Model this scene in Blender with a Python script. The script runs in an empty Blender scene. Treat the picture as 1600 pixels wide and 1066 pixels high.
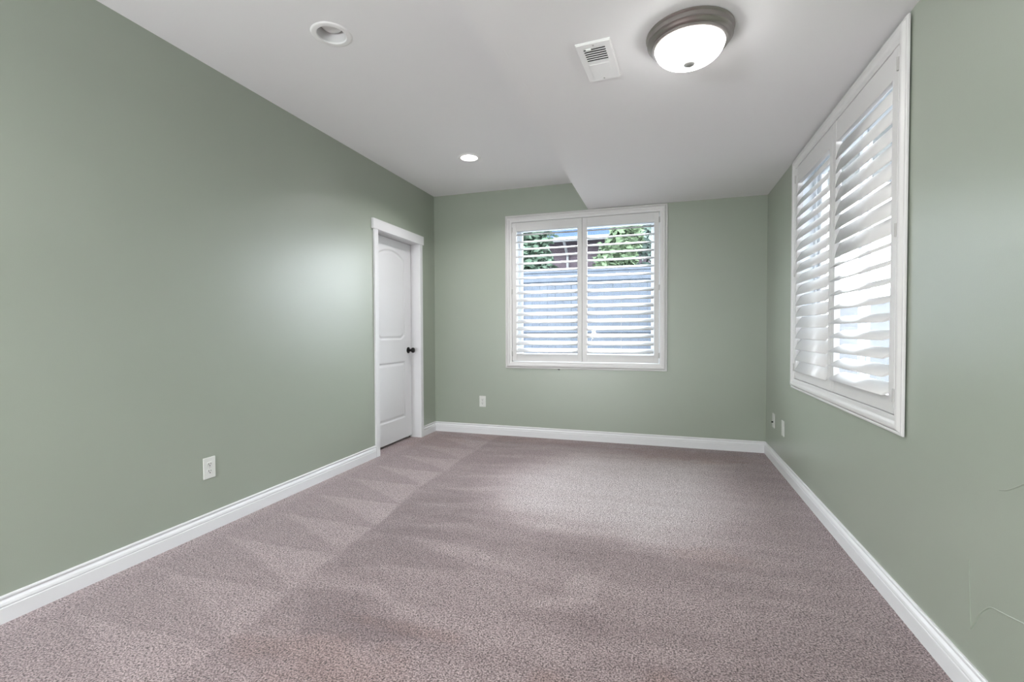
import bpy, bmesh, math, random
from math import sin, cos, pi, radians
from mathutils import Vector, Matrix

random.seed(7)
scene = bpy.context.scene
COL = scene.collection

# ------------------------------------------------------------------ room dimensions (metres)
LX, RX = -2.403, 0.890          # inner faces of the left / right wall
BY, RY = 4.701, -2.600          # inner faces of the back / rear wall
H1, H2 = 2.5864, 2.3111         # ceiling, lower ceiling
SX = -0.707                     # edge of the lower ceiling
EYE = 1.111

# ------------------------------------------------------------------ camera
YAW, PITCH, ROLL, FPX = 0.30986, 0.02240, -0.00369, 733.9
cd = bpy.data.cameras.new('camera'); cam = bpy.data.objects.new('camera', cd); COL.objects.link(cam)
fwd = Vector((-sin(YAW)*cos(PITCH), cos(YAW)*cos(PITCH), -sin(PITCH)))
rt0 = Vector((cos(YAW), sin(YAW), 0)); up0 = rt0.cross(fwd)
rt = rt0*cos(ROLL) + up0*sin(ROLL); up = -rt0*sin(ROLL) + up0*cos(ROLL)
m = Matrix.Identity(4)
for i in range(3):
    m[i][0], m[i][1], m[i][2] = rt[i], up[i], -fwd[i]
m[2][3] = EYE
cam.matrix_world = m
cd.sensor_width = 36; cd.lens = FPX/1600*36; cd.clip_start = 0.02
scene.camera = cam

# ------------------------------------------------------------------ colour management
vs = scene.view_settings
vs.view_transform = 'Standard'; vs.look = 'None'; vs.gamma = 1; vs.use_curve_mapping = False
vs.exposure = 0.07

# ------------------------------------------------------------------ world: bright hazy sky
W = bpy.data.worlds.new('sky'); scene.world = W; W.use_nodes = True
nt = W.node_tree; nt.nodes.clear()
wo = nt.nodes.new('ShaderNodeOutputWorld'); bg = nt.nodes.new('ShaderNodeBackground')
tc = nt.nodes.new('ShaderNodeTexCoord'); sp = nt.nodes.new('ShaderNodeSeparateXYZ')
rp = nt.nodes.new('ShaderNodeValToRGB')
rp.color_ramp.elements[0].position = 0.0; rp.color_ramp.elements[0].color = (1.0, 1.0, 1.0, 1)
rp.color_ramp.elements[1].position = 0.7; rp.color_ramp.elements[1].color = (0.93, 0.965, 1.0, 1)
nt.links.new(tc.outputs['Generated'], sp.inputs[0]); nt.links.new(sp.outputs['Z'], rp.inputs[0])
nt.links.new(rp.outputs[0], bg.inputs[0]); nt.links.new(bg.outputs[0], wo.inputs[0])
bg.inputs[1].default_value = 16

# ------------------------------------------------------------------ area light helper, added fill lights
def area(name, loc, rot, sx, sy, power, color=(1, 1, 1), shape='RECTANGLE', spread=180):
    l = bpy.data.lights.new(name, 'AREA'); l.shape = shape; l.size = sx
    if shape in ('RECTANGLE', 'ELLIPSE'): l.size_y = sy
    l.energy = power; l.color = color; l.spread = radians(spread)
    o = bpy.data.objects.new(name, l); COL.objects.link(o); o.location = loc; o.rotation_euler = rot
    return o
P_REAR, P_FILL, P_CAN = 28, 252, 11
# added fill light without fixture, overhead and out of view
area('rear_fill_overhead', (-0.85, -0.15, 2.28), (0, 0, 0), 0.5, 0.5, P_REAR, (1.0, 0.985, 0.975), 'DISK')

# added fill light behind the viewer, no lamp modelled
tl = bpy.data.lights.new('rear_fill_point', 'POINT'); tl.energy = P_FILL; tl.shadow_soft_size = 0.22; tl.color = (0.955, 0.975, 1.04)
tlo = bpy.data.objects.new('rear_fill_point', tl); COL.objects.link(tlo); tlo.location = (-1.77, -1.90, 1.05)

# ------------------------------------------------------------------ helpers
def mesh_obj(name, bm, mat, parent=None, smooth=False, loc=None, rot=None, normals=True):
    if normals: bmesh.ops.recalc_face_normals(bm, faces=bm.faces)
    me = bpy.data.meshes.new(name); bm.to_mesh(me); bm.free()
    if mat is not None:
        for mm in (mat if isinstance(mat, (list, tuple)) else [mat]): me.materials.append(mm)
    if smooth:
        for p in me.polygons: p.use_smooth = True
    o = bpy.data.objects.new(name, me); COL.objects.link(o)
    if parent: o.parent = parent
    if loc: o.location = loc
    if rot: o.rotation_euler = rot
    return o
def smooth_by_angle(o, deg=35):
    me = o.data
    for p in me.polygons: p.use_smooth = True
    bm = bmesh.new(); bm.from_mesh(me)
    for e in bm.edges:
        if len(e.link_faces) == 2 and e.calc_face_angle(0) > radians(deg): e.smooth = False
    bm.to_mesh(me); bm.free()
    return o
def empty(name, loc=(0, 0, 0), rz=0.0):
    o = bpy.data.objects.new(name, None); COL.objects.link(o); o.location = loc
    o.rotation_euler = (0, 0, rz); o.empty_display_size = 0.1
    return o
def tag(o, label=None, cat=None, group=None, kind=None):
    if label: o['label'] = label
    if cat: o['category'] = cat
    if group: o['group'] = group
    if kind: o['kind'] = kind
    return o
def box(bm, x0, x1, y0, y1, z0, z1, bev=0.0, mi=0):
    vs_ = [bm.verts.new((x, y, z)) for x in (x0, x1) for y in (y0, y1) for z in (z0, z1)]
    f = [(0, 1, 3, 2), (4, 6, 7, 5), (0, 4, 5, 1), (2, 3, 7, 6), (0, 2, 6, 4), (1, 5, 7, 3)]
    fs = [bm.faces.new([vs_[i] for i in q]) for q in f]
    for q in fs: q.material_index = mi
    if bev > 0:
        es = list({e for q in fs for e in q.edges})
        bmesh.ops.bevel(bm, geom=es, offset=bev, segments=2, profile=0.5, affect='EDGES')
def lathe(bm, prof, n=48, cx=0, cy=0, mi=0, closed_ends=True):
    rings = []
    for r, z in prof:
        if r < 1e-6: rings.append([bm.verts.new((cx, cy, z))])
        else: rings.append([bm.verts.new((cx+r*cos(2*pi*i/n), cy+r*sin(2*pi*i/n), z)) for i in range(n)])
    for a, b in zip(rings, rings[1:]):
        for i in range(n):
            j = (i+1) % n
            q = [a[i % len(a)], a[j % len(a)], b[j % len(b)], b[i % len(b)]]
            u = []
            for v in q:
                if v not in u: u.append(v)
            if len(u) > 2:
                f = bm.faces.new(u); f.material_index = mi
def frame_sweep(bm, x0, x1, z0, z1, prof):
    """closed profile (u inward from the outer edge, y depth) swept round a rectangle with mitred corners"""
    rings = []
    for sx, sz, ox, oz in ((1, 1, x0, z0), (-1, 1, x1, z0), (-1, -1, x1, z1), (1, -1, x0, z1)):
        rings.append([bm.verts.new((ox+sx*u, y, oz+sz*u)) for u, y in prof])
    k = len(prof)
    for c in range(4):
        a, b = rings[c], rings[(c+1) % 4]
        for i in range(k):
            j = (i+1) % k
            bm.faces.new([a[i], b[i], b[j], a[j]])
def tube(bm, pts, r, n=8, mi=0):
    pts = [Vector(p) for p in pts]; rings = []
    rr = r if isinstance(r, (list, tuple)) else [r]*len(pts)
    for i, p in enumerate(pts):
        t = (pts[min(i+1, len(pts)-1)] - pts[max(i-1, 0)]).normalized()
        a = t.orthogonal().normalized() if i == 0 else (a_prev - t*a_prev.dot(t)).normalized()
        a_prev = a
        b = t.cross(a)
        rings.append([bm.verts.new(p + (a*cos(2*pi*k/n) + b*sin(2*pi*k/n))*rr[i]) for k in range(n)])
    for a, b in zip(rings, rings[1:]):
        for k in range(n):
            bm.faces.new([a[k], a[(k+1) % n], b[(k+1) % n], b[k]]).material_index = mi
    for rg in (rings[0], rings[-1]):
        bm.faces.new(rg).material_index = mi

# ------------------------------------------------------------------ materials
def mat(name, col, rough=0.5, metal=0.0, spec=0.5, bump=None, var=None, coat=0.0):
    """bump = (scale, strength, distance); var = (scale, amount) gentle mottling of the colour"""
    M = bpy.data.materials.new(name); M.use_nodes = True
    n = M.node_tree.nodes; l = M.node_tree.links; b = n['Principled BSDF']
    b.inputs['Base Color'].default_value = (*col, 1); b.inputs['Roughness'].default_value = rough
    b.inputs['Metallic'].default_value = metal; b.inputs['Specular IOR Level'].default_value = spec
    b.inputs['Coat Weight'].default_value = coat; b.inputs['Coat Roughness'].default_value = 0.32
    t = n.new('ShaderNodeTexCoord')
    if var:
        no = n.new('ShaderNodeTexNoise'); no.inputs['Scale'].default_value = var[0]; no.inputs['Detail'].default_value = 4
        l.new(t.outputs['Object'], no.inputs['Vector'])
        r = n.new('ShaderNodeMapRange'); r.inputs['From Min'].default_value = 0.3; r.inputs['From Max'].default_value = 0.7
        r.inputs['To Min'].default_value = 1-var[1]; r.inputs['To Max'].default_value = 1+var[1]
        l.new(no.outputs['Fac'], r.inputs['Value'])
        mx = n.new('ShaderNodeVectorMath'); mx.operation = 'SCALE'; mx.inputs[0].default_value = col
        l.new(r.outputs[0], mx.inputs['Scale']); l.new(mx.outputs[0], b.inputs['Base Color'])
    if bump:
        nb = n.new('ShaderNodeTexNoise'); nb.inputs['Scale'].default_value = bump[0]; nb.inputs['Detail'].default_value = 3
        l.new(t.outputs['Object'], nb.inputs['Vector'])
        bp = n.new('ShaderNodeBump'); bp.inputs['Strength'].default_value = bump[1]; bp.inputs['Distance'].default_value = bump[2]
        l.new(nb.outputs['Fac'], bp.inputs['Height']); l.new(bp.outputs[0], b.inputs['Normal'])
    return M
def emit(name, col, s):
    M = bpy.data.materials.new(name); M.use_nodes = True
    n = M.node_tree.nodes; l = M.node_tree.links; n.remove(n['Principled BSDF'])
    e = n.new('ShaderNodeEmission'); e.inputs[0].default_value = (*col, 1); e.inputs[1].default_value = s
    l.new(e.outputs[0], n['Material Output'].inputs[0])
    return M

M_GREEN = mat('sage_green_wall_paint', (0.326, 0.366, 0.300), 0.38, spec=0.9, bump=(260, 0.10, 0.002), var=(1.3, 0.012), coat=0.45)
M_CEIL = mat('flat_white_ceiling_paint', (0.865, 0.865, 0.875), 0.75, spec=0.2, bump=(220, 0.08, 0.002))
M_TRIM = mat('white_semi_gloss_trim_paint', (0.76, 0.76, 0.775), 0.38, spec=0.4)
M_DOOR = mat('white_door_paint', (0.77, 0.77, 0.785), 0.42, spec=0.4)
M_SHUT = mat('white_shutter_lacquer', (0.70, 0.69, 0.685), 0.35, spec=0.45)
M_HINGE = mat('nickel_hinge', (0.52, 0.51, 0.50), 0.45, metal=0.4)
M_VINYL = mat('white_vinyl_sash', (0.80, 0.84, 0.88), 0.4)
M_PLATE = mat('ivory_white_plastic', (0.70, 0.71, 0.68), 0.35)
M_SLOT = mat('dark_slot', (0.015, 0.014, 0.014), 0.7)
M_BLACK = mat('black_bronze_metal', (0.018, 0.017, 0.017), 0.32, metal=0.6)
M_NICKEL = mat('brushed_nickel_lamp_pan', (0.34, 0.315, 0.30), 0.30, metal=0.9, var=(6, 0.03))
M_FINIAL = mat('nickel_finial', (0.40, 0.40, 0.39), 0.4, metal=0.5)
M_VENT = mat('white_vent_enamel', (0.90, 0.90, 0.90), 0.35)
M_BAFFLE = mat('white_lamp_baffle', (0.70, 0.70, 0.70), 0.5)
M_GLOW = emit('lit_alabaster_glass', (1.0, 0.985, 0.97), 20.0)
M_CAN = emit('lit_bulb', (1.0, 0.97, 0.93), 40.0)
M_BULB = mat('unlit_frosted_bulb', (0.80, 0.80, 0.80), 0.4)
M_CLOSET = mat('closet_wall_paint', (0.3, 0.3, 0.3), 0.8)

def carpet_material():
    M = bpy.data.materials.new('mauve_beige_carpet'); M.use_nodes = True
    n = M.node_tree.nodes; l = M.node_tree.links; b = n['Principled BSDF']
    b.inputs['Roughness'].default_value = 0.95; b.inputs['Specular IOR Level'].default_value = 0.08
    b.inputs['Sheen Weight'].default_value = 0.35; b.inputs['Sheen Roughness'].default_value = 0.5; b.inputs['Sheen Tint'].default_value = (0.93, 0.95, 1.0, 1)
    t = n.new('ShaderNodeTexCoord')
    at = n.new('ShaderNodeAttribute'); at.attribute_name = 'pile'
    # yarn tips: wormy cells
    wn = n.new('ShaderNodeTexNoise'); wn.inputs['Scale'].default_value = 110; wn.inputs['Detail'].default_value = 2
    l.new(t.outputs['Object'], wn.inputs['Vector'])
    wv = n.new('ShaderNodeVectorMath'); wv.operation = 'MULTIPLY_ADD'
    wv.inputs[1].default_value = (0.006, 0.006, 0.0)
    l.new(wn.outputs['Color'], wv.inputs[0]); l.new(t.outputs['Object'], wv.inputs[2])
    vo = n.new('ShaderNodeTexVoronoi'); vo.inputs['Scale'].default_value = 185; vo.feature = 'F1'
    l.new(wv.outputs[0], vo.inputs['Vector'])
    n2 = n.new('ShaderNodeTexNoise'); n2.inputs['Scale'].default_value = 160; n2.inputs['Detail'].default_value = 5; n2.inputs['Roughness'].default_value = 0.7
    l.new(wv.outputs[0], n2.inputs['Vector'])
    # yarn colour: dark gaps -> mid -> pale tips
    rp = n.new('ShaderNodeValToRGB'); cr = rp.color_ramp
    cr.elements[0].position = 0.395; cr.elements[0].color = (0.060, 0.034, 0.033, 1)
    cr.elements[1].position = 0.61; cr.elements[1].color = (0.66, 0.53, 0.53, 1)
    e = cr.elements.new(0.455); e.color = (0.255, 0.183, 0.180, 1)
    e = cr.elements.new(0.53); e.color = (0.430, 0.335, 0.332, 1)
    mixh = n.new('ShaderNodeMath'); mixh.operation = 'MULTIPLY_ADD'   # noise - 0.25*cell distance
    mixh.inputs[1].default_value = -0.16
    l.new(vo.outputs['Distance'], mixh.inputs[0])
    ad = n.new('ShaderNodeMath'); ad.operation = 'ADD'; ad.inputs[1].default_value = 0.075
    l.new(n2.outputs['Fac'], ad.inputs[0]); l.new(ad.outputs[0], mixh.inputs[2])
    l.new(mixh.outputs[0], rp.inputs[0])
    dbl = n.new('ShaderNodeVectorMath'); dbl.operation = 'SCALE'; dbl.inputs['Scale'].default_value = 2.0
    l.new(at.outputs['Color'], dbl.inputs[0])
    sc = n.new('ShaderNodeVectorMath'); sc.operation = 'MULTIPLY'
    l.new(rp.outputs[0], sc.inputs[0]); l.new(dbl.outputs[0], sc.inputs[1])
    l.new(sc.outputs[0], b.inputs['Base Color'])
    bp = n.new('ShaderNodeBump'); bp.inputs['Strength'].default_value = 0.9; bp.inputs['Distance'].default_value = 0.006
    l.new(mixh.outputs[0], bp.inputs['Height']); l.new(bp.outputs[0], b.inputs['Normal'])
    return M
M_CARPET = carpet_material()

def glass_material():
    M = bpy.data.materials.new('window_glass'); M.use_nodes = True
    n = M.node_tree.nodes; l = M.node_tree.links; n.remove(n['Principled BSDF'])
    tr = n.new('ShaderNodeBsdfTransparent'); tr.inputs[0].default_value = (0.93, 0.96, 0.98, 1)
    gl = n.new('ShaderNodeBsdfGlossy'); gl.inputs['Roughness'].default_value = 0.02
    lw = n.new('ShaderNodeLayerWeight'); pw = n.new('ShaderNodeMath'); pw.operation = 'POWER'; pw.inputs[1].default_value = 5
    l.new(lw.outputs['Facing'], pw.inputs[0])
    fr = n.new('ShaderNodeMath'); fr.operation = 'MULTIPLY_ADD'; fr.inputs[1].default_value = 0.6; fr.inputs[2].default_value = 0.008
    l.new(pw.outputs[0], fr.inputs[0])
    ms = n.new('ShaderNodeMixShader')
    l.new(fr.outputs[0], ms.inputs[0]); l.new(tr.outputs[0], ms.inputs[1]); l.new(gl.outputs[0], ms.inputs[2])
    l.new(ms.outputs[0], n['Material Output'].inputs[0])
    return M
M_GLASS = glass_material()

# ------------------------------------------------------------------ room shell
WT = 0.17   # outer wall thickness
# window openings (in wall coordinates) follow the shutter frames
BWX0, BWX1, WZ0, WZ1 = -1.572, 0.0445, 0.716, 2.306       # back shutter frame, outer edges
RWY0, RWY1, RZ0, RZ1 = 2.162, 3.800, 0.697, 2.298         # right shutter frame
INS = 0.068                                               # opening inset from the frame's outer edge
DY0, DY1, DZ = 3.600, 4.349, 2.003                        # door opening

def wall_with_hole(bm, axis, p0, p1, a0, a1, z0, z1, h):
    """axis 'x': wall plane normal to x, between x=p0..p1, running along y a0..a1; h=(a,b,zl,zh)"""
    a, b, zl, zh = h
    for (u0, u1, w0, w1) in ((a0, a, z0, z1), (b, a1, z0, z1), (a, b, z0, zl), (a, b, zh, z1)):
        if u1-u0 < 1e-5 or w1-w0 < 1e-5: continue
        if axis == 'x': box(bm, p0, p1, u0, u1, w0, w1)
        else: box(bm, u0, u1, p0, p1, w0, w1)

bm = bmesh.new()
wall_with_hole(bm, 'x', LX-0.115, LX, RY-WT, BY+WT, -0.02, H1+0.03, (DY0, DY1, -0.02, DZ))
tag(mesh_obj('wall_left', bm, M_GREEN), kind='structure')
bm = bmesh.new()
wall_with_hole(bm, 'y', BY, BY+WT, LX, RX, -0.02, H1+0.03, (BWX0+INS, BWX1-INS, WZ0+INS, WZ1-INS))
tag(mesh_obj('wall_back', bm, M_GREEN), kind='structure')
bm = bmesh.new()
wall_with_hole(bm, 'x', RX, RX+WT, RY-WT, BY+WT, -0.02, H1+0.03, (RWY0+INS, RWY1-INS, RZ0+INS, RZ1-INS))
def ridge(pts, r=0.004):
    for _ in range(3):          # round the corners
        q = [pts[0]]
        for (a, b), (c, d) in zip(pts, pts[1:]): q += [(0.75*a+0.25*c, 0.75*b+0.25*d), (0.25*a+0.75*c, 0.25*b+0.75*d)]
        pts = q + [pts[-1]]
    r *= 0.75
    tube(bm, [(RX-0.0002, y, z) for y, z in pts], [r*0.35]+[r]*(len(pts)-2)+[r*0.35], 6)
ridge([(1.640, 0.664), (1.612, 0.672), (1.583, 0.688), (1.549, 0.709), (1.50, 0.74)], 0.0026)
ridge([(1.754, 0.205), (1.735, 0.235), (1.716, 0.271), (1.690, 0.300), (1.665, 0.322), (1.635, 0.328), (1.58, 0.340), (1.50, 0.36)], 0.0028)
ridge([(1.768, 0.41), (1.762, 0.31), (1.754, 0.215)], 0.0016)
tag(mesh_obj('wall_right', bm, M_GREEN), kind='structure')
bm = bmesh.new()
wall_with_hole(bm, 'y', RY-WT, RY, LX, RX, -0.02, H1+0.03, (0, 0, H1+0.03, H1+0.03))
tag(mesh_obj('wall_rear', bm, M_GREEN), kind='structure')

# upper ceiling with round holes for the recessed lamps
CANS = [(-1.571, 1.984), (-1.573, 3.735)]
CR = 0.078
bm = bmesh.new()
def quad(x0, x1, y0, y1):
    bm.faces.new([bm.verts.new((x, y, H1)) for x, y in ((x0, y0), (x0, y1), (x1, y1), (x1, y0))])
tx0, tx1 = -1.572-0.16, -1.572+0.16
quad(LX, tx0, RY, BY); quad(tx1, SX+0.01, RY, BY)
yprev = RY
for cx_, cy_ in sorted(CANS, key=lambda c: c[1]):
    quad(tx0, tx1, yprev, cy_-0.16); yprev = cy_+0.16
    N = 48; inner, outer = [], []
    for i in range(N):
        a = 2*pi*i/N; c, s = cos(a), sin(a); k = 0.16/max(abs(c), abs(s))
        inner.append(bm.verts.new((cx_+CR*c, cy_+CR*s, H1)))
        outer.append(bm.verts.new((-1.572+k*c, cy_+k*s, H1)))
    for i in range(N):
        j = (i+1) % N; bm.faces.new([inner[i], inner[j], outer[j], outer[i]])
quad(tx0, tx1, yprev, BY)
for f in bm.faces:
    f.normal_update()
    if f.normal.z > 0: f.normal_flip()
box(bm, LX-0.1, RX+0.1, RY-0.1, BY+0.1, H1+0.20, H1+0.25)
tag(mesh_obj('ceiling', bm, M_CEIL, normals=False), kind='structure')
bm = bmesh.new()
box(bm, SX, RX+0.01, RY, BY+0.01, H2, H1+0.02)
for pts in ([(-0.648, 1.93), (-0.650, 1.965), (-0.645, 1.99)], [(-0.644, 2.07), (-0.642, 2.10), (-0.646, 2.13)], [(-0.646, 2.21), (-0.643, 2.25), (-0.646, 2.30), (-0.645, 2.34)], [(-0.652, 2.65), (-0.65, 2.68), (-0.653, 2.70)]):
    tube(bm, [(x, y, H2+0.0004) for x, y in pts], [0.0006]+[0.0017]*(len(pts)-2)+[0.0006], 6)
tag(mesh_obj('ceiling_soffit', bm, M_CEIL), kind='structure')

# carpeted floor: fine grid carrying painted nap shading (vacuum strokes), window glow and a few stains
def h2(i, j):
    v = sin(i*127.1+j*311.7)*43758.5453
    return v-math.floor(v)
def vnoise(x, y):
    i, j = math.floor(x), math.floor(y); u, v = x-i, y-j
    u = u*u*(3-2*u); v = v*v*(3-2*v)
    return (h2(i, j)*(1-u)+h2(i+1, j)*u)*(1-v) + (h2(i, j+1)*(1-u)+h2(i+1, j+1)*u)*v
def sst(a, b, x):
    t = min(1, max(0, (x-a)/(b-a))); return t*t*(3-2*t)
PATCHES = [   # (painted change of brightness, softness, outline on the floor)
    (0.52, 0.30, [(-1.10, 3.50), (-0.73, 4.16), (0.41, 4.19), (0.42, 3.07), (0.18, 2.59), (-0.09, 2.47), (-0.31, 2.56), (-0.64, 2.57), (-0.92, 2.73), (-1.08, 3.08)]),  # far patch: window sheen painted as paler carpet colour
    (-0.1, 0.05, [(-1.63, 2.51), (-1.56, 2.89), (-1.06, 3.01), (-0.86, 2.62), (-0.72, 2.47), (-0.27, 2.53), (-0.01, 2.49), (0.05, 2.36), (-0.32, 2.27), (-0.74, 2.29), (-1.04, 2.25), (-1.52, 2.23)]),
    (-0.09, 0.02, [(-1.58, 2.01), (-1.46, 2.20), (-1.34, 2.20), (-0.92, 2.05), (-0.66, 2.01), (-0.88, 1.96), (-1.47, 1.87)]),
    (0.09, 0.03, [(-1.33, 2.24), (-1.16, 2.25), (-0.83, 2.17), (-0.60, 2.06), (-0.50, 2.02), (-0.62, 2.01), (-0.86, 2.06), (-1.08, 2.13)]),
    (0.06, 0.03, [(-1.35, 1.84), (-1.25, 1.93), (-1.05, 1.95), (-0.64, 1.98), (-0.44, 1.90), (-0.42, 1.81), (-0.62, 1.74), (-0.96, 1.77), (-1.21, 1.80)]),
    (0.08, 0.02, [(-1.34, 1.70), (-1.19, 1.75), (-1.01, 1.68), (-0.88, 1.62), (-0.90, 1.59), (-1.09, 1.63)]),
    (-0.1, 0.03, [(-1.46, 1.64), (-1.30, 1.67), (-1.08, 1.61), (-0.90, 1.56), (-0.81, 1.49), (-1.05, 1.39), (-1.26, 1.38)]),
    (0.13, 0.03, [(-0.40, 2.02), (-0.37, 2.12), (-0.26, 2.15), (-0.22, 2.05), (-0.26, 1.96), (-0.25, 1.88), (-0.36, 1.83), (-0.53, 1.80), (-0.39, 1.92)]),
    (-0.08, 0.04, [(-0.39, 1.78), (-0.25, 1.82), (-0.18, 1.69), (-0.31, 1.61)]),
    (0.05, 0.03, [(-0.10, 2.45), (0.02, 2.45), (0.60, 2.53), (0.62, 2.50), (0.03, 2.38)]),
    (0.06, 0.03, [(-0.22, 2.02), (0.04, 2.08), (0.65, 2.15), (0.64, 2.12), (-0.01, 2.01)]),
    (0.06, 0.03, [(-0.20, 1.64), (0.07, 1.69), (0.27, 1.72), (0.49, 1.77), (0.48, 1.75), (0.09, 1.66)]),
    (-0.06, 0.05, [(-0.28, 1.57), (0.06, 1.64), (0.49, 1.74), (0.48, 1.68), (-0.24, 1.46)]),
]
PATCHES = [(a_, s_, p_, (min(q[0] for q in p_), max(q[0] for q in p_), min(q[1] for q in p_), max(q[1] for q in p_))) for a_, s_, p_ in PATCHES]
def poly_sd(x, y, P):
    best, ins, n = 1e9, False, len(P)
    for i in range(n):
        ax, ay = P[i-1]; bx, by = P[i]
        dx, dy = bx-ax, by-ay
        u = min(1, max(0, ((x-ax)*dx+(y-ay)*dy)/(dx*dx+dy*dy+1e-12)))
        best = min(best, (x-ax-u*dx)**2+(y-ay-u*dy)**2)
        if (ay > y) != (by > y) and x < dx*(y-ay)/dy+ax: ins = not ins
    best = math.sqrt(best)
    return -best if ins else best
def pile(x, y):
    wob = 0.03*(vnoise(x*3+9, y*3)-0.5)*2
    xb = -1.475 - 0.10*sst(1.2, 2.4, y) - 0.07*sst(2.3, 3.0, y) + wob*0.6      # seam between two vacuum lanes
    v = 1.0
    t = sst(xb-0.012, xb+0.012, x)
    # lane along the left wall: fans of strokes
    per = 0.352; ph = (y + wob*0.5 - 1.222)/per; k = math.floor(ph); fr = (ph-k)*per
    s = min(1.05, max(0, (x+2.28)/(xb+2.28)))
    top = 0.345*max(0.0, 1-s)**0.75 + 0.015 + 0.05*(h2(k, 3)-0.5)*s
    fan = sst(top-0.014, top+0.014, fr)            # 1 = light wedge
    left = 0.845 + 0.145*fan*(0.55+0.45*h2(k, 8)) - 0.05*sst(0.03, 0.0, fr)*s
    left += 0.10*sst(-2.25, -2.36, x)
    # wide lane to the right of the seam: nap shading and far window glow painted in patches
    d = x-xb
    jx, jy = 0.05*(vnoise(x*4, y*13)-0.5), 0.06*(vnoise(x*5+7, y*17)-0.5)
    right = 0.81 + 0.08*sst(0.25, 0.9, d)
    for amp, soft, poly, bx in PATCHES:
        if bx[0]-soft-0.06 < x < bx[1]+soft+0.06 and bx[2]-soft-0.06 < y < bx[3]+soft+0.06:
            right += amp*sst(soft, -soft, poly_sd(x+jx, y+jy, poly))
    # short strokes starting at the seam in the far part of the lane
    per2 = 0.30; ph2 = (y - 0.10*d + wob - 2.35)/per2; k2 = math.floor(ph2); fr2 = ph2-k2
    wid = min(0.45, max(0.0, (d-0.06-0.10*h2(k2, 5))*0.9))
    if wid > 0.02 and y > 2.1:
        right += 0.10*sst(2.1, 2.5, y)*sst(0.0, 0.08, fr2)*sst(wid+0.06, wid-0.02, fr2)*sst(0.9, 0.4, d)
    right += 0.10*(vnoise(x*1.1+4, y*9+0.5*x)-0.5) + 0.09*(vnoise(x*2.2, y*19)-0.5)
    v = left*(1-t) + right*t
    v += 0.05*(vnoise(x*14, y*22)-0.5) + 0.05*(vnoise(x*38, y*40)-0.5)
    v = 0.945 + (v-0.94)*1.5
    st = 0.0
    for (sx, sy, rx, ry, a) in ((0.115, 1.48, 0.20, 0.10, .55), (-0.33, 1.42, 0.10, 0.06, .4), (-1.10, 1.30, 0.35, 0.14, .40), (-0.9, 1.52, 0.25, 0.05, .35), (0.22, 2.45, 0.2, 0.12, .25), (-0.05, 1.20, .25, .06, .4), (-1.3, 4.55, 0.9, 0.16, .55), (0.3, 4.4, 0.8, 0.22, .6), (-2.2, 4.3, .35, .4, .45)):
        dd = math.hypot((x-sx)/rx, (y-sy)/ry) + 0.8*(vnoise(x*11, y*17)-0.5)
        st = max(st, a*sst(1.2, 0.35, dd))
    v -= 0.16*st
    return v, st
bm = bmesh.new()
cl = bm.verts.layers.float_color.new('pile')
FX0, FX1, FY0, FY1, STEP = LX-0.20, RX+0.01, 0.55, BY+0.01, 0.0165
nx, ny = int((FX1-FX0)/STEP), int((FY1-FY0)/STEP)
grid = []
for j in range(ny+1):
    row = []
    for i in range(nx+1):
        x, y = FX0+(FX1-FX0)*i/nx, FY0+(FY1-FY0)*j/ny
        v = bm.verts.new((x, y, 0.0)); a, s = pile(x, y); g = 1.08 if a < 1 else 1.16
        v[cl] = (a**0.92/2, a**g*(1-0.16*s)/2, a**g*(1-0.27*s)/2, 1); row.append(v)
    grid.append(row)
for j in range(ny):
    for i in range(nx):
        bm.faces.new((grid[j][i], grid[j][i+1], grid[j+1][i+1], grid[j+1][i]))
q = [bm.verts.new((x, y, 0.0)) for x, y in ((FX0, RY-0.1), (FX1, RY-0.1), (FX1, FY0), (FX0, FY0))]
for v in q: v[cl] = (0.45, 0.45, 0.45, 1)
bm.faces.new(q)
tag(mesh_obj('floor', bm, M_CARPET, normals=False), kind='structure')

# closet behind the closed door
bm = bmesh.new()
X0 = LX-0.115
box(bm, X0-0.75, X0-0.70, DY0-0.3, DY1+0.3, -0.02, 2.3)
box(bm, X0-0.70, X0, DY0-0.35, DY0-0.30, -0.02, 2.3)
box(bm, X0-0.70, X0, DY1+0.30, DY1+0.35, -0.02, 2.3)
box(bm, X0-0.75, X0, DY0-0.35, DY1+0.35, 2.3, 2.35)
box(bm, X0-0.75, X0-0.085, DY0-0.35, DY1+0.35, -0.02, -0.001)
tag(mesh_obj('wall_closet', bm, M_CLOSET), kind='structure')

# ------------------------------------------------------------------ baseboards
BP = [(0.0, -0.01), (0.0150, -0.01), (0.0150, 0.058), (0.0140, 0.0600), (0.0118, 0.0612), (0.0118, 0.0632), (0.0140, 0.0648),
      (0.0138, 0.070), (0.0118, 0.077), (0.0070, 0.0825), (0.0042, 0.0855), (0.0040, 0.0895), (0.0078, 0.0925), (0.0088, 0.0965), (0.0078, 0.1008), (0.0055, 0.1033), (0.0, 0.1033)]
def baseboard(name, p0, p1, inward, m0=0, m1=0):
    """run from p0 to p1 on the wall line; inward = unit vector into the room; m0/m1: +1 mitre at an inner corner"""
    bm = bmesh.new(); p0, p1, n = Vector(p0), Vector(p1), Vector(inward); d = (p1-p0).normalized()
    A, B = [], []
    for t, z in BP:
        a = p0 + n*t + d*t*m0; b = p1 + n*t - d*t*m1
        A.append(bm.verts.new((a.x, a.y, z))); B.append(bm.verts.new((b.x, b.y, z)))
    k = len(BP)
    for i in range(k):
        j = (i+1) % k; bm.faces.new([A[i], A[j], B[j], B[i]])
    bm.faces.new(A); bm.faces.new(B)
    return tag(mesh_obj(name, bm, M_TRIM), kind='structure')
baseboard('baseboard_left', (LX, RY), (LX, DY0-0.056), (1, 0), 1, 0)
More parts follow.
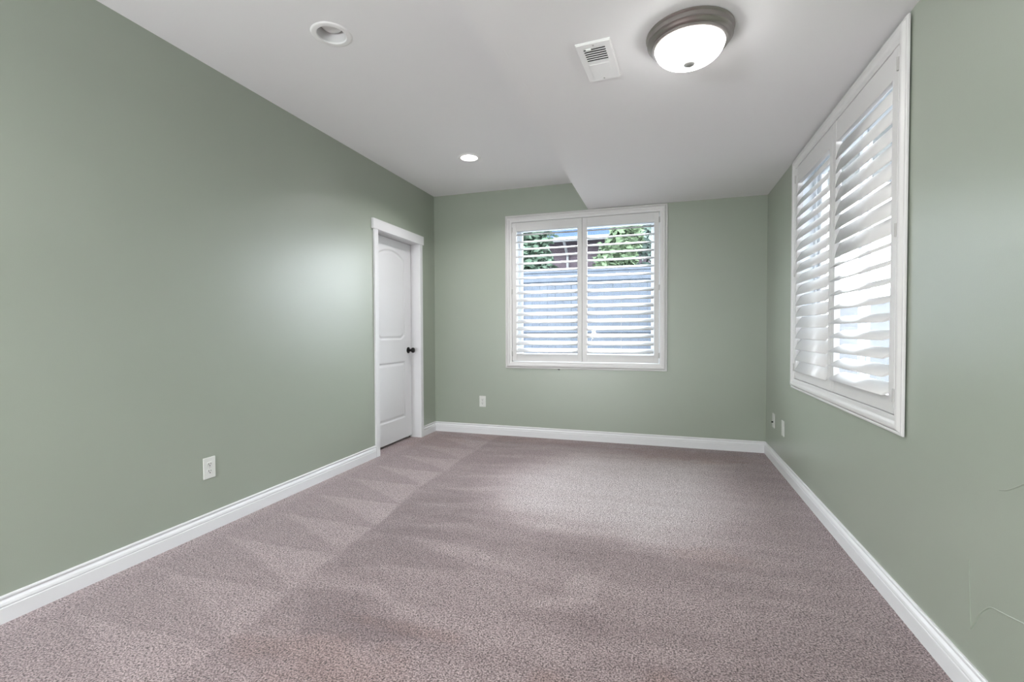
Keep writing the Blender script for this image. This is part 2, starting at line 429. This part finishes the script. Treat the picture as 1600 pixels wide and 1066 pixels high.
baseboard('baseboard_left', (LX, DY1+0.052), (LX, BY), (1, 0), 0, 1)
baseboard('baseboard_back', (LX, BY), (RX, BY), (0, -1), 1, 1)
baseboard('baseboard_right', (RX, RY), (RX, BY), (-1, 0), 1, 1)

# ------------------------------------------------------------------ closet door, jamb and casing
bm = bmesh.new()
c = 0.018
box(bm, LX, LX+c, DY0-0.056, DY0+0.000, -0.005, DZ+0.005, 0.002)
box(bm, LX, LX+c, DY1-0.000, DY1+0.052, -0.005, DZ+0.005, 0.002)
tag(mesh_obj('trim_1', bm, M_TRIM), kind='structure')
bm = bmesh.new()
box(bm, LX, LX+0.023, DY0-0.078, DY1+0.072, DZ, DZ+0.090, 0.002)
tag(mesh_obj('trim_2', bm, M_TRIM), kind='structure')
door = tag(empty('door_1', (LX, (DY0+DY1)/2, 0)), kind='structure')
def D(x, y, z): return (x-LX, y-(DY0+DY1)/2, z)
bm = bmesh.new()
def dbox(x0, x1, y0, y1, z0, z1, bev=0.0):
    a, b = D(x0, y0, z0), D(x1, y1, z1); box(bm, a[0], b[0], a[1], b[1], a[2], b[2], bev)
JT = 0.0012
dbox(LX-0.115, LX+0.002, DY0-0.018, DY0+JT, 0.0, DZ)
dbox(LX-0.115, LX+0.002, DY1-JT, DY1+0.018, 0.0, DZ)
dbox(LX-0.115, LX+0.002, DY0-0.018, DY1+0.018, DZ-JT, DZ+0.018)
# stops beyond the slab
dbox(LX-0.145, LX-0.131, DY0, DY0+0.03, 0.0, DZ)
dbox(LX-0.145, LX-0.131, DY1-0.03, DY1, 0.0, DZ)
dbox(LX-0.145, LX-0.131, DY0, DY1, DZ-0.03, DZ)
mesh_obj('door_frame', bm, M_TRIM, door)
# slab with two moulded panels, the upper one arched
SXF, SY0, SY1, SZ0, SZ1 = LX-0.092, DY0+0.004, DY1-0.006, 0.024, DZ-0.005
def sd_box(y, z, y0, y1, z0, z1):
    dy = max(y0-y, y-y1); dz = max(z0-z, z-z1)
    return math.hypot(max(dy, 0), max(dz, 0)) + min(max(dy, dz), 0)
def panel_sd(y, z):
    lo = sd_box(y, z, SY0+0.118, SY1-0.122, 0.232, 0.802)
    pc = (SY0+SY1)/2-0.002; half = (SY1-SY0)/2-0.120
    zs, za = 1.818, 1.893                                  # shoulder and crown of the arch
    sag = za-zs; R = (half*half+sag*sag)/(2*sag)
    u = sd_box(y, z, pc-half, pc+half, 1.024, 1.95)
    arc = math.hypot(y-pc, z-(za-R)) - R
    return min(lo, max(u, arc))
def relief(d):
    if d >= 0: return 0.0
    d = -d
    if d < 0.010: return -0.0075*sst(0, 0.010, d)
    if d < 0.016: return -0.0075
    if d < 0.040: return -0.0075 + 0.0060*sst(0.016, 0.040, d)
    return -0.0015
bm = bmesh.new()
ny_, nz_ = 150, 400
g = []
for j in range(nz_+1):
    r_ = []
    for i in range(ny_+1):
        y, z = SY0+(SY1-SY0)*i/ny_, SZ0+(SZ1-SZ0)*j/nz_
        r_.append(bm.verts.new(D(SXF+relief(panel_sd(y, z)), y, z)))
    g.append(r_)
for j in range(nz_):
    for i in range(ny_):
        bm.faces.new((g[j][i], g[j][i+1], g[j+1][i+1], g[j+1][i]))
bk = [bm.verts.new(D(SXF-0.035, y, z)) for y, z in ((SY0, SZ0), (SY1, SZ0), (SY1, SZ1), (SY0, SZ1))]
bm.faces.new(bk)
bm.faces.new(g[0] + [bk[1], bk[0]]); bm.faces.new(g[-1][::-1] + [bk[3], bk[2]])
bm.faces.new([r[0] for r in g][::-1] + [bk[0], bk[3]]); bm.faces.new([r[-1] for r in g] + [bk[2], bk[1]])
slab = smooth_by_angle(mesh_obj('door_slab', bm, M_DOOR, door), 50)
# knob on its rose (axis along +x)
bm = bmesh.new()
lathe(bm, [(0, 0), (0.032, 0), (0.032, 0.004), (0.029, 0.008), (0.020, 0.011), (0.0145, 0.015), (0.0135, 0.030), (0.016, 0.036),
           (0.022, 0.042), (0.027, 0.050), (0.0275, 0.058), (0.024, 0.065), (0.014, 0.069), (0, 0.070)], 32)
for v in bm.verts: v.co = Vector((v.co.z, v.co.x, v.co.y))
kn = smooth_by_angle(mesh_obj('door_knob', bm, M_BLACK, door, loc=D(SXF, 4.283, 0.912)), 40)
kn['label'] = 'black round door knob'

# ------------------------------------------------------------------ windows and plantation shutters
FPROF = [(0.0, -0.006), (0.0, -0.012), (0.003, -0.016), (0.010, -0.017), (0.0125, -0.0150), (0.0145, -0.0165), (0.019, -0.0225), (0.027, -0.0260),
         (0.036, -0.0250), (0.043, -0.0215), (0.048, -0.0165), (0.053, -0.0140), (0.066, -0.0135), (0.070, -0.0125), (0.0715, -0.0105),
         (0.0715, 0.034), (0.060, 0.034), (0.060, -0.006)]
PITCH_LV, NLV, BLADE = 0.0748, 17, 0.089
LV_MESH = {}
def louver_mesh(length):
    k = round(length, 4)
    if k in LV_MESH: return LV_MESH[k]
    bm = bmesh.new(); n = 20; rings = []
    for x in (-length/2, length/2):
        rings.append([bm.verts.new((x, BLADE/2*cos(2*pi*i/n), 0.0058*sin(2*pi*i/n))) for i in range(n)])
    for i in range(n):
        j = (i+1) % n; bm.faces.new([rings[0][i], rings[1][i], rings[1][j], rings[0][j]])
    bm.faces.new(rings[0]); bm.faces.new(rings[1])
    # pivot pins
    for s in (-1, 1):
        tube(bm, [(s*length/2, 0, 0), (s*(length/2+0.004), 0, 0)], 0.004, 8)
    bmesh.ops.recalc_face_normals(bm, faces=bm.faces)
    me = bpy.data.meshes.new('louver'); bm.to_mesh(me); bm.free(); me.materials.append(M_SHUT)
    for p in me.polygons: p.use_smooth = len(p.vertices) == 4
    LV_MESH[k] = me; return me

def shutter(loc, rz, w, h, zl, zh, tilts, label, dz=0.0):
    """local frame: x along the wall, y towards outside, origin bottom centre of the frame; zl..zh louver field"""
    root = tag(empty('plantation_shutter', loc, rz), label, 'shutter', 'plantation shutters')
    bm = bmesh.new(); frame_sweep(bm, -w/2, w/2, 0, h, FPROF)
    smooth_by_angle(mesh_obj('shutter_frame', bm, M_SHUT, root), 30)
    gap = 0.0035; i0 = 0.0715+gap; ST = 0.047; y0, y1 = -0.0125, 0.0155
    panels = ((-w/2+i0, -0.0012), (0.0012, w/2-i0))
    for pi_, (a, b) in enumerate(panels):
        bm = bmesh.new(); zb, zt = i0, h-i0
        box(bm, a, a+ST, y0, y1, zb, zt, 0.0015); box(bm, b-ST, b, y0, y1, zb, zt, 0.0015)
        box(bm, a+ST, b-ST, y0+0.002, y1-0.001, zb, zl, 0.0015); box(bm, a+ST, b-ST, y0+0.002, y1-0.001, zh, zt, 0.0015)
        if pi_ == 1: box(bm, a-0.012, a+0.012, y1, y1+0.006, zb, zt, 0.001)      # astragal behind the joint
        pan = mesh_obj('shutter_panel', bm, M_SHUT, root)
        me = louver_mesh((b-a)-2*ST-0.006)
        p_ = (zh-zl)/NLV
        for k in range(NLV):
            lv = bpy.data.objects.new('louver', me); COL.objects.link(lv); lv.parent = pan
            lv.location = ((a+b)/2, 0.0015, zl+p_*(k+0.5)+dz)
            lv.rotation_euler = (radians(tilts(pi_, k) + random.uniform(-0.8, 0.8)), 0, 0)
        hx = a if pi_ == 0 else b; s = -1 if pi_ == 0 else 1
        for hz in (0.150, h/2+0.005, h-0.148):
            bm = bmesh.new()
            box(bm, hx-0.003*1-0.0035, hx+0.003+0.0035, -0.0165, -0.0120, hz-0.026, hz+0.026, 0.001)
            tube(bm, [(hx+s*0.0018, -0.0168, hz-0.026), (hx+s*0.0018, -0.0168, hz+0.026)], 0.0032, 10)
            mesh_obj('hinge', bm, M_HINGE, pan)
    return root

def back_tilt(p, k): return 27 if k < 9 else 20
def right_tilt(p, k):
    if p == 0: return 60
    return 28 if k < 9 else 71
shutter(((BWX0+BWX1)/2, BY, WZ0), 0, BWX1-BWX0, WZ1-WZ0, 0.868-WZ0, 2.140-WZ0, back_tilt,
        'white plantation shutter with open louvers showing the fence and trees outside')
shutter((RX, (RWY0+RWY1)/2, RZ0), -pi/2, RWY1-RWY0, RZ1-RZ0, 0.840-RZ0, 2.110-RZ0, right_tilt,
        'white plantation shutter with steeply tilted louvers beside the flush ceiling lamp', -0.016)

def window_unit(name, loc, rz, w, h):
    """sliding window in the outer half of the wall; local origin bottom centre of the opening, y towards outside"""
    root = tag(empty(name, loc, rz), kind='structure')
    bm = bmesh.new(); e = 0.004
    # reveal lining
    frame_sweep(bm, -w/2-e, w/2+e, -e, h+e, [(0, 0.034), (0.006, 0.034), (0.006, WT+0.01), (0, WT+0.01)])
    frame_sweep(bm, -w/2, w/2, 0, h, [(0, 0.10), (0.045, 0.10), (0.045, 0.108), (0.038, 0.112), (0.038, WT), (0, WT)])
    mesh_obj('window_frame', bm, M_VINYL, root)
    for s, yy in ((-1, 0.118), (1, 0.142)):
        bm = bmesh.new(); x0, x1 = (-w/2+0.036, 0.025) if s < 0 else (-0.025, w/2-0.036)
        frame_sweep(bm, x0, x1, 0.036, h-0.036, [(0, yy), (0.042, yy), (0.048, yy+0.006), (0.048, yy+0.020), (0, yy+0.020)])
        sash = mesh_obj('window_sash', bm, M_VINYL, root)
        bm = bmesh.new(); box(bm, x0+0.045, x1-0.045, yy+0.011, yy+0.014, 0.080, h-0.080)
        mesh_obj('glass_pane', bm, M_GLASS, sash)
    return root
window_unit('window_1', ((BWX0+BWX1)/2, BY, WZ0+INS), 0, BWX1-BWX0-2*INS, WZ1-WZ0-2*INS)
window_unit('window_2', (RX, (RWY0+RWY1)/2, RZ0+INS), -pi/2, RWY1-RWY0-2*INS, RZ1-RZ0-2*INS)

# ------------------------------------------------------------------ ceiling fixtures
# flush mount lamp
lamp = tag(empty('flush_ceiling_lamp', (0.100, 2.058, H2)), 'brushed nickel flush ceiling lamp with lit white glass bowl', 'lamp')
bm = bmesh.new()
lathe(bm, [(0, 0), (0.165, 0), (0.1685, -0.003), (0.169, -0.007), (0.166, -0.010), (0.1635, -0.012), (0.1625, -0.026), (0.164, -0.028), (0.164, -0.031), (0.160, -0.033),
           (0.157, -0.039), (0.151, -0.045), (0.1475, -0.0465), (0.1485, -0.049), (0.1475, -0.053), (0.142, -0.056), (0.135, -0.056), (0.132, -0.053), (0.132, -0.030), (0, -0.030)], 72)
smooth_by_angle(mesh_obj('lamp_pan', bm, M_NICKEL, lamp), 40)
bm = bmesh.new()
N = 14
lathe(bm, [(0.1335, -0.050)] + [(0.1335*cos(t)**0.85 if t < pi/2-1e-6 else 0, -0.052-0.070*sin(t)) for t in [pi/2*i/N for i in range(N+1)]], 64)
smooth_by_angle(mesh_obj('glass_bowl', bm, M_GLOW, lamp), 60)
bm = bmesh.new()
lathe(bm, [(0, -0.118), (0.021, -0.118), (0.0225, -0.122), (0.020, -0.127), (0.011, -0.131), (0, -0.132)], 28)
f = smooth_by_angle(mesh_obj('finial', bm, M_FINIAL, lamp), 50); f['label'] = 'grey metal finial'

# recessed cans: the nearer one is dark, the farther one is lit
def can(x, y, lit, label):
    r = tag(empty('recessed_light', (x, y, H1)), label, 'recessed light', 'recessed ceiling lights')
    bm = bmesh.new()
    lathe(bm, [(0.0700, 0.002), (0.0700, -0.003), (0.0715, -0.0055), (0.090, -0.0055), (0.0965, -0.0035), (0.0985, 0.0), (0.090, 0.0005), (0.0775, 0.0005)], 56)
    smooth_by_angle(mesh_obj('trim_ring', bm, M_VENT, r), 45)
    bm = bmesh.new()
    lathe(bm, [(0.0705, -0.002), (0.0685, 0.020), (0.064, 0.050), (0.062, 0.056), (0.060, 0.085), (0.0, 0.085), (0.0, 0.088), (0.0755, 0.088), (0.0755, 0.0)], 56)
    smooth_by_angle(mesh_obj('baffle', bm, M_BAFFLE, r), 45)
    bm = bmesh.new()
    lathe(bm, [(0.0, 0.022), (0.020, 0.023), (0.042, 0.030), (0.0515, 0.040), (0.053, 0.047), (0.050, 0.054), (0.040, 0.070), (0.030, 0.084)], 48)
    smooth_by_angle(mesh_obj('bulb', bm, M_CAN if lit else M_BULB, r), 60)
can(*CANS[0], False, 'unlit white recessed light in the ceiling, the larger and nearer one')
can(*CANS[1], True, 'lit recessed light in the ceiling toward the back wall')
area('can_beam', (CANS[1][0], CANS[1][1], H1-0.007), (0, 0, 0), 0.10, 0.10, P_CAN, (1.0, 0.985, 0.98), 'DISK', 140)

# ceiling register, half slotted
vent = tag(empty('ceiling_vent', (-0.2725, 2.136, H2), radians(-3.4)), 'white slotted air vent set in the ceiling next to the nickel lamp', 'vent')
VW, VL = 0.140, 0.300
bm = bmesh.new()
# flange as a bevelled ring around the slotted window
hx0, hx1, hy0, hy1 = -0.046, 0.046, -0.122, -0.010
zf = -0.010
def vb(x0, x1, y0, y1, z0=zf, z1=0.0, b=0.0): box(bm, x0, x1, y0, y1, z0, z1, b)
vb(-VW/2, hx0, -VL/2, VL/2); vb(hx1, VW/2, -VL/2, VL/2); vb(hx0, hx1, -VL/2, hy0); vb(hx0, hx1, hy1, VL/2)
# raised thin outer lip
vb(-VW/2-0.004, VW/2+0.004, -VL/2-0.004, VL/2+0.004, -0.005, 0.0, 0.002)
bmesh.ops.delete(bm, geom=[f for f in bm.faces if abs(f.calc_center_median().x) < 0.03 and abs(f.calc_center_median().y) < 0.03 and f.calc_area() > 0.03 and f.normal.z < -2], context='FACES')
mesh_obj('cover_plate', bm, M_VENT, vent)
bm = bmesh.new(); box(bm, hx0, hx1, hy0, hy1, -0.0062, -0.0052); mesh_obj('dark_duct_opening', bm, M_SLOT, vent)
for k in range(7):
    bm = bmesh.new(); yy = hy0 + 0.006 + k*(hy1-hy0-0.012)/6
    box(bm, hx0, hx1, yy-0.0011, yy+0.0011, -0.0098, -0.0066)
    mesh_obj('vent_slat', bm, M_VENT, vent)
bm = bmesh.new(); box(bm, -0.044, 0.044, 0.006, 0.108, -0.0118, -0.0095, 0.0008); mesh_obj('damper_plate', bm, M_VENT, vent)
for yy in (-0.136, 0.134):
    bm = bmesh.new(); lathe(bm, [(0, -0.0122), (0.003, -0.0118), (0.0042, -0.0098), (0, -0.0098)], 12, 0, yy); mesh_obj('screw', bm, M_HINGE, vent)
bm = bmesh.new(); box(bm, -0.034, -0.012, -0.122, -0.114, -0.016, -0.0098, 0.001); mesh_obj('damper_lever', bm, M_VENT, vent)

# ------------------------------------------------------------------ outlets
def outlet(loc, rz, label, style):
    """local: x along the wall, -y into the room, origin plate centre"""
    r = tag(empty('wall_outlet', loc, rz), label, 'outlet', 'wall outlets')
    bm = bmesh.new(); w, h = 0.0365, 0.0595
    box(bm, -w, w, -0.0065, 0.0, -h, h, 0.0028)
    mesh_obj('cover_plate', bm, M_PLATE, r)
    if style == 'duplex':
        for s in (-1, 1):
            bm = bmesh.new(); cz = s*0.0195; ring = []
            for i in range(28):
                a = 2*pi*i/28; x = 0.0172*cos(a); z = max(-0.0138, min(0.0138, 0.0172*sin(a))); ring.append((x, z))
            fr_ = [bm.verts.new((x, -0.0082, cz+z)) for x, z in ring]; bk_ = [bm.verts.new((x*1.05, -0.0060, cz+z*1.05)) for x, z in ring]
            bm.faces.new(fr_)
            for i in range(28): bm.faces.new([fr_[i], fr_[(i+1) % 28], bk_[(i+1) % 28], bk_[i]])
            rec = mesh_obj('receptacle', bm, M_PLATE, r)
            bm = bmesh.new()
            box(bm, -0.0075, -0.0050, -0.0086, -0.0078, cz-0.001, cz+0.0075); box(bm, 0.0050, 0.0075, -0.0086, -0.0078, cz-0.000, cz+0.0070)
            tube(bm, [(0, -0.0078, cz-0.0075), (0, -0.0086, cz-0.0075)], 0.0030, 12)
            mesh_obj('slots', bm, M_SLOT, rec)
        bm = bmesh.new(); tube(bm, [(0, -0.0060, 0), (0, -0.0076, 0)], 0.0032, 12); mesh_obj('screw', bm, M_HINGE, r)
    elif style == 'coax':
        bm = bmesh.new(); tube(bm, [(0, -0.006, -0.012), (0, -0.020, -0.012)], 0.0058, 12); mesh_obj('coax_jack', bm, M_SLOT, r)
        for s in (-1, 1):
            bm = bmesh.new(); tube(bm, [(0, -0.0060, s*0.042), (0, -0.0074, s*0.042)], 0.0032, 12); mesh_obj('screw', bm, M_PLATE, r)
    else:
        bm = bmesh.new(); box(bm, -0.0165, 0.0165, -0.0085, -0.0060, -0.033, 0.033, 0.001); mesh_obj('insert', bm, M_PLATE, r)
        for s in (-1, 1):
            bm = bmesh.new(); tube(bm, [(0, -0.0060, s*0.048), (0, -0.0074, s*0.048)], 0.0028, 12); mesh_obj('screw', bm, M_PLATE, r)
    return r
outlet((LX, 1.960, 0.353), pi/2, 'white duplex outlet low on the long wall in front of the door', 'duplex')
outlet((-1.8385, BY, 0.350), 0, 'white duplex outlet under the back window, beside the door corner', 'duplex')
outlet((RX, 4.385, 0.351), -pi/2, 'white wall plate with a dark cable jack, tucked in the far corner', 'coax')
outlet((RX, 4.064, 0.349), -pi/2, 'plain white wall plate below the shuttered side window', 'blank')

# small dark clip poking out beneath the back shutter frame
bm = bmesh.new()
vv = [bm.verts.new(p) for p in ((-0.020, 0, 0.002), (0.016, 0, 0.002), (0.004, 0, -0.011), (-0.020, -0.006, 0.002), (0.016, -0.006, 0.002), (0.004, -0.006, -0.011))]
for q_ in ((0, 2, 1), (3, 4, 5), (0, 1, 4, 3), (1, 2, 5, 4), (2, 0, 3, 5)): bm.faces.new([vv[i] for i in q_])
tag(mesh_obj('black_clip', bm, M_SLOT, loc=(-1.004, BY-0.0005, 0.7150)), 'tiny black clip poking out beneath the back window shutter frame', 'clip')

# ------------------------------------------------------------------ outside
M_GROUND = mat('pale_gravel', (0.26, 0.265, 0.27), 0.9, bump=(30, 0.5, 0.02), var=(8, 0.12))
M_FENCE = mat('weathered_grey_fence', (0.072, 0.084, 0.104), 0.9, spec=0.1, var=(5, 0.10))
M_BRICK = mat('mauve_siding', (0.056, 0.045, 0.053), 0.9, spec=0.05, var=(3, 0.1))
M_ROOF = mat('blue_grey_roof', (0.022, 0.038, 0.070), 0.9, spec=0.05, var=(5, 0.1))
M_GUT = mat('white_gutter', (0.11, 0.115, 0.12), 0.5)
M_TRUNK = mat('bark', (0.18, 0.14, 0.11), 0.9)
M_WALL2 = mat('pale_stucco', (0.11, 0.115, 0.125), 0.8, var=(2, 0.03))
def leaf_mat(name, col):
    M = mat(name, col, 0.8, spec=0.2, var=(9, 0.35)); return M
LM = [leaf_mat('leaf_green', (0.050, 0.078, 0.055)), leaf_mat('leaf_blue_green', (0.075, 0.105, 0.092)), leaf_mat('leaf_yellow_green', (0.078, 0.112, 0.064))]
bm = bmesh.new()
G = -0.08
for (x0, x1, y0, y1) in ((-30, LX-0.9, -30, 40), (RX+WT, 30, -30, 40), (LX-0.9, RX+WT, BY+WT, 40), (LX-0.9, RX+WT, -30, RY-WT)):
    bm.faces.new([bm.verts.new(p) for p in ((x0, y0, G), (x1, y0, G), (x1, y1, G), (x0, y1, G))])
tag(mesh_obj('ground', bm, M_GROUND), kind='structure')

FY = 8.2
fence = tag(empty('board_fence', (-1.5, FY, G)), 'pale grey-blue board fence standing outside beyond the back window', 'fence')
bm = bmesh.new(); x = -4.6; ht = 2.27
while x < 2.0:
    box(bm, x, x+0.138, -0.010, 0.010, 0.03, ht-0.06+random.uniform(-0.006, 0.006)); x += 0.143
mesh_obj('fence_boards', bm, M_FENCE, fence)
bm = bmesh.new(); box(bm, -4.6, 2.1, -0.05, 0.05, ht-0.06, ht-0.01, 0.004); box(bm, -4.6, 2.1, -0.035, -0.011, ht-0.22, ht-0.06, 0.003)
mesh_obj('cap_rail', bm, M_FENCE, fence)
for zz in (0.30, 1.15):
    bm = bmesh.new(); box(bm, -4.6, 2.1, -0.045, -0.011, zz, zz+0.09, 0.004); mesh_obj('fence_rail', bm, M_FENCE, fence)
for k in range(3):
    bm = bmesh.new(); box(bm, -4.4+2.2*k-0.05, -4.4+2.2*k+0.05, 0.011, 0.105, 0.0, ht-0.06, 0.005); mesh_obj('fence_post', bm, M_FENCE, fence)

# neighbouring house with a blue roof
house = tag(empty('neighbour_house', (-2.0, 15.0, G)), 'mauve house with blue roof and white gutter beyond the fence', 'house')
bm = bmesh.new(); box(bm, -2.0, 1.6, 0, 5, 0, 4.0)
k = 0.0
while k < 4.0:
    box(bm, -2.0, 1.6, -0.012, 0.0, k, k+0.15); k += 0.17
mesh_obj('house_wall', bm, M_BRICK, house)
bm = bmesh.new()
vv = [bm.verts.new(p) for p in ((-2.4, -0.6, 4.05), (2.0, -0.6, 4.05), (2.0, 2.6, 6.0), (-2.4, 2.6, 6.0), (-2.4, 5.6, 4.05), (2.0, 5.6, 4.05),
                               (-2.4, -0.6, 3.93), (2.0, -0.6, 3.93), (2.0, 2.6, 5.88), (-2.4, 2.6, 5.88), (-2.4, 5.6, 3.93), (2.0, 5.6, 3.93))]
for q_ in ((0, 1, 2, 3), (3, 2, 5, 4), (6, 9, 8, 7), (9, 10, 11, 8), (0, 6, 7, 1), (4, 5, 11, 10), (0, 3, 9, 6), (3, 4, 10, 9), (1, 7, 8, 2), (2, 8, 11, 5)):
    bm.faces.new([vv[i] for i in q_])
mesh_obj('roof', bm, M_ROOF, house)
bm = bmesh.new(); box(bm, -2.42, 2.02, -0.72, -0.60, 3.92, 4.06, 0.02); mesh_obj('gutter', bm, M_GUT, house)
bm = bmesh.new(); tube(bm, [(-0.90, -0.66, 3.95), (-0.90, -0.3, 3.7), (-0.90, -0.06, 3.55), (-0.90, -0.06, 0.1)], 0.04, 8); mesh_obj('downspout', bm, M_GUT, house)

def leafy(bm, c, r, n, size):
    for _ in range(n):
        u = Vector((random.gauss(0, 1), random.gauss(0, 1), random.gauss(0, 1))).normalized()
        rad = random.random()**0.45
        lump = 0.82+0.18*sin(5*u.x+3*u.z+c[0])*cos(4*u.y-2*u.z)
        p = Vector(c) + Vector((u.x*r[0], u.y*r[1], u.z*r[2]))*rad*lump
        a = Vector((random.gauss(0, 1), random.gauss(0, 1), random.gauss(0, 0.6))).normalized()
        b = a.orthogonal().normalized(); b = (b*cos(random.uniform(0, 6.28)) + a.cross(b)*sin(random.uniform(0, 6.28))).normalized()
        s = size*random.uniform(0.6, 1.3)
        q = [bm.verts.new(v) for v in (p-a*s, p+b*s*0.45+a*s*0.1, p+a*s, p-b*s*0.45+a*s*0.1)]
        bm.faces.new(q)
def tree(x, y, tr, crown, mi, n, label, size=0.10, cat='tree', name='leafy_tree'):
    t = tag(empty(name, (x, y, G)), label, cat, 'greenery beyond the fence')
    bm = bmesh.new()
    top = max(c[0][2] for c in crown)
    tube(bm, [(0, 0, 0), (0.03, 0.02, tr*0.5), (0, 0, tr), (0.02, 0, top)], [0.13, 0.10, 0.08, 0.02], 10)
    for (c, r) in crown[:4]:
        tube(bm, [(0, 0, tr*0.8), (c[0]*0.5, c[1]*0.5, (tr+c[2])/2), c], [0.06, 0.04, 0.012], 8)
    mesh_obj('trunk', bm, M_TRUNK, t)
    bm = bmesh.new()
    tot = sum(r[0]*r[1]*r[2] for c, r in crown)
    for c, r in crown: leafy(bm, c, r, int(n*r[0]*r[1]*r[2]/tot), size)
    mesh_obj('foliage', bm, LM[mi], t, normals=False)
    return t
tree(-3.15, 11.2, 1.7, [((0, 0, 2.7), (0.85, 0.8, 1.0)), ((-0.5, 0.1, 3.5), (0.8, 0.7, 0.8)), ((0.25, 0, 3.6), (0.5, 0.6, 0.6)), ((-1.1, 0, 2.6), (0.8, 0.7, 0.9))], 0, 5200,
     'dark green leafy tree at the near end of the mauve house')
tree(-0.95, 10.6, 1.6, [((0, 0, 2.6), (0.55, 0.5, 0.75)), ((0.2, 0, 3.2), (0.45, 0.5, 0.5))], 2, 2600,
     'yellow-green bushy tree just past the mauve house wall')
tree(0.30, 12.7, 1.7, [((0, 0, 2.7), (1.05, 0.8, 1.0)), ((-0.6, 0, 3.6), (1.1, 0.8, 0.75)), ((0.5, 0, 3.7), (0.9, 0.8, 0.8)), ((1.1, 0, 2.8), (0.8, 0.7, 0.9))], 1, 6000,
     'blue-green leafy tree rising over the fence behind the yellow-green one')
# white rendered garden wall opposite the side window
gw = tag(empty('garden_wall', (4.3, 5.0, G)), 'pale garden wall seen between the side window louvers', 'wall')
bm = bmesh.new(); box(bm, -0.1, 0.1, -7.0, 9.0, 0, 1.75); mesh_obj('wall_body', bm, M_WALL2, gw)
bm = bmesh.new(); box(bm, -0.14, 0.14, -7.05, 9.05, 1.75, 1.82, 0.01); mesh_obj('wall_cap', bm, M_WALL2, gw)

# deck added over the side yard to keep sky light off the window
dk = tag(empty('blocker', (RX+WT, 2.0, 2.75)), 'wooden deck added overhead to shade the side window', 'blocker')
M_BLOCKER = mat('blocker_boards', (0.30, 0.29, 0.28), 0.8, var=(6, 0.1))
bm = bmesh.new(); y = -4.0
while y < 4.2:
    box(bm, 0.0, 2.2, y, y+0.14, 0.0, 0.03); y += 0.146
mesh_obj('blocker_boards', bm, M_BLOCKER, dk)
for xx in (0.02, 2.1):
    bm = bmesh.new(); box(bm, xx, xx+0.06, -4.0, 4.2, -0.2, 0.0, 0.004); mesh_obj('blocker_beam', bm, M_BLOCKER, dk)
for yy in (-3.8, 0.0, 3.8):
    bm = bmesh.new(); box(bm, 2.08, 2.20, yy-0.06, yy+0.06, -2.82, -0.0, 0.004); mesh_obj('blocker_post', bm, M_BLOCKER, dk)
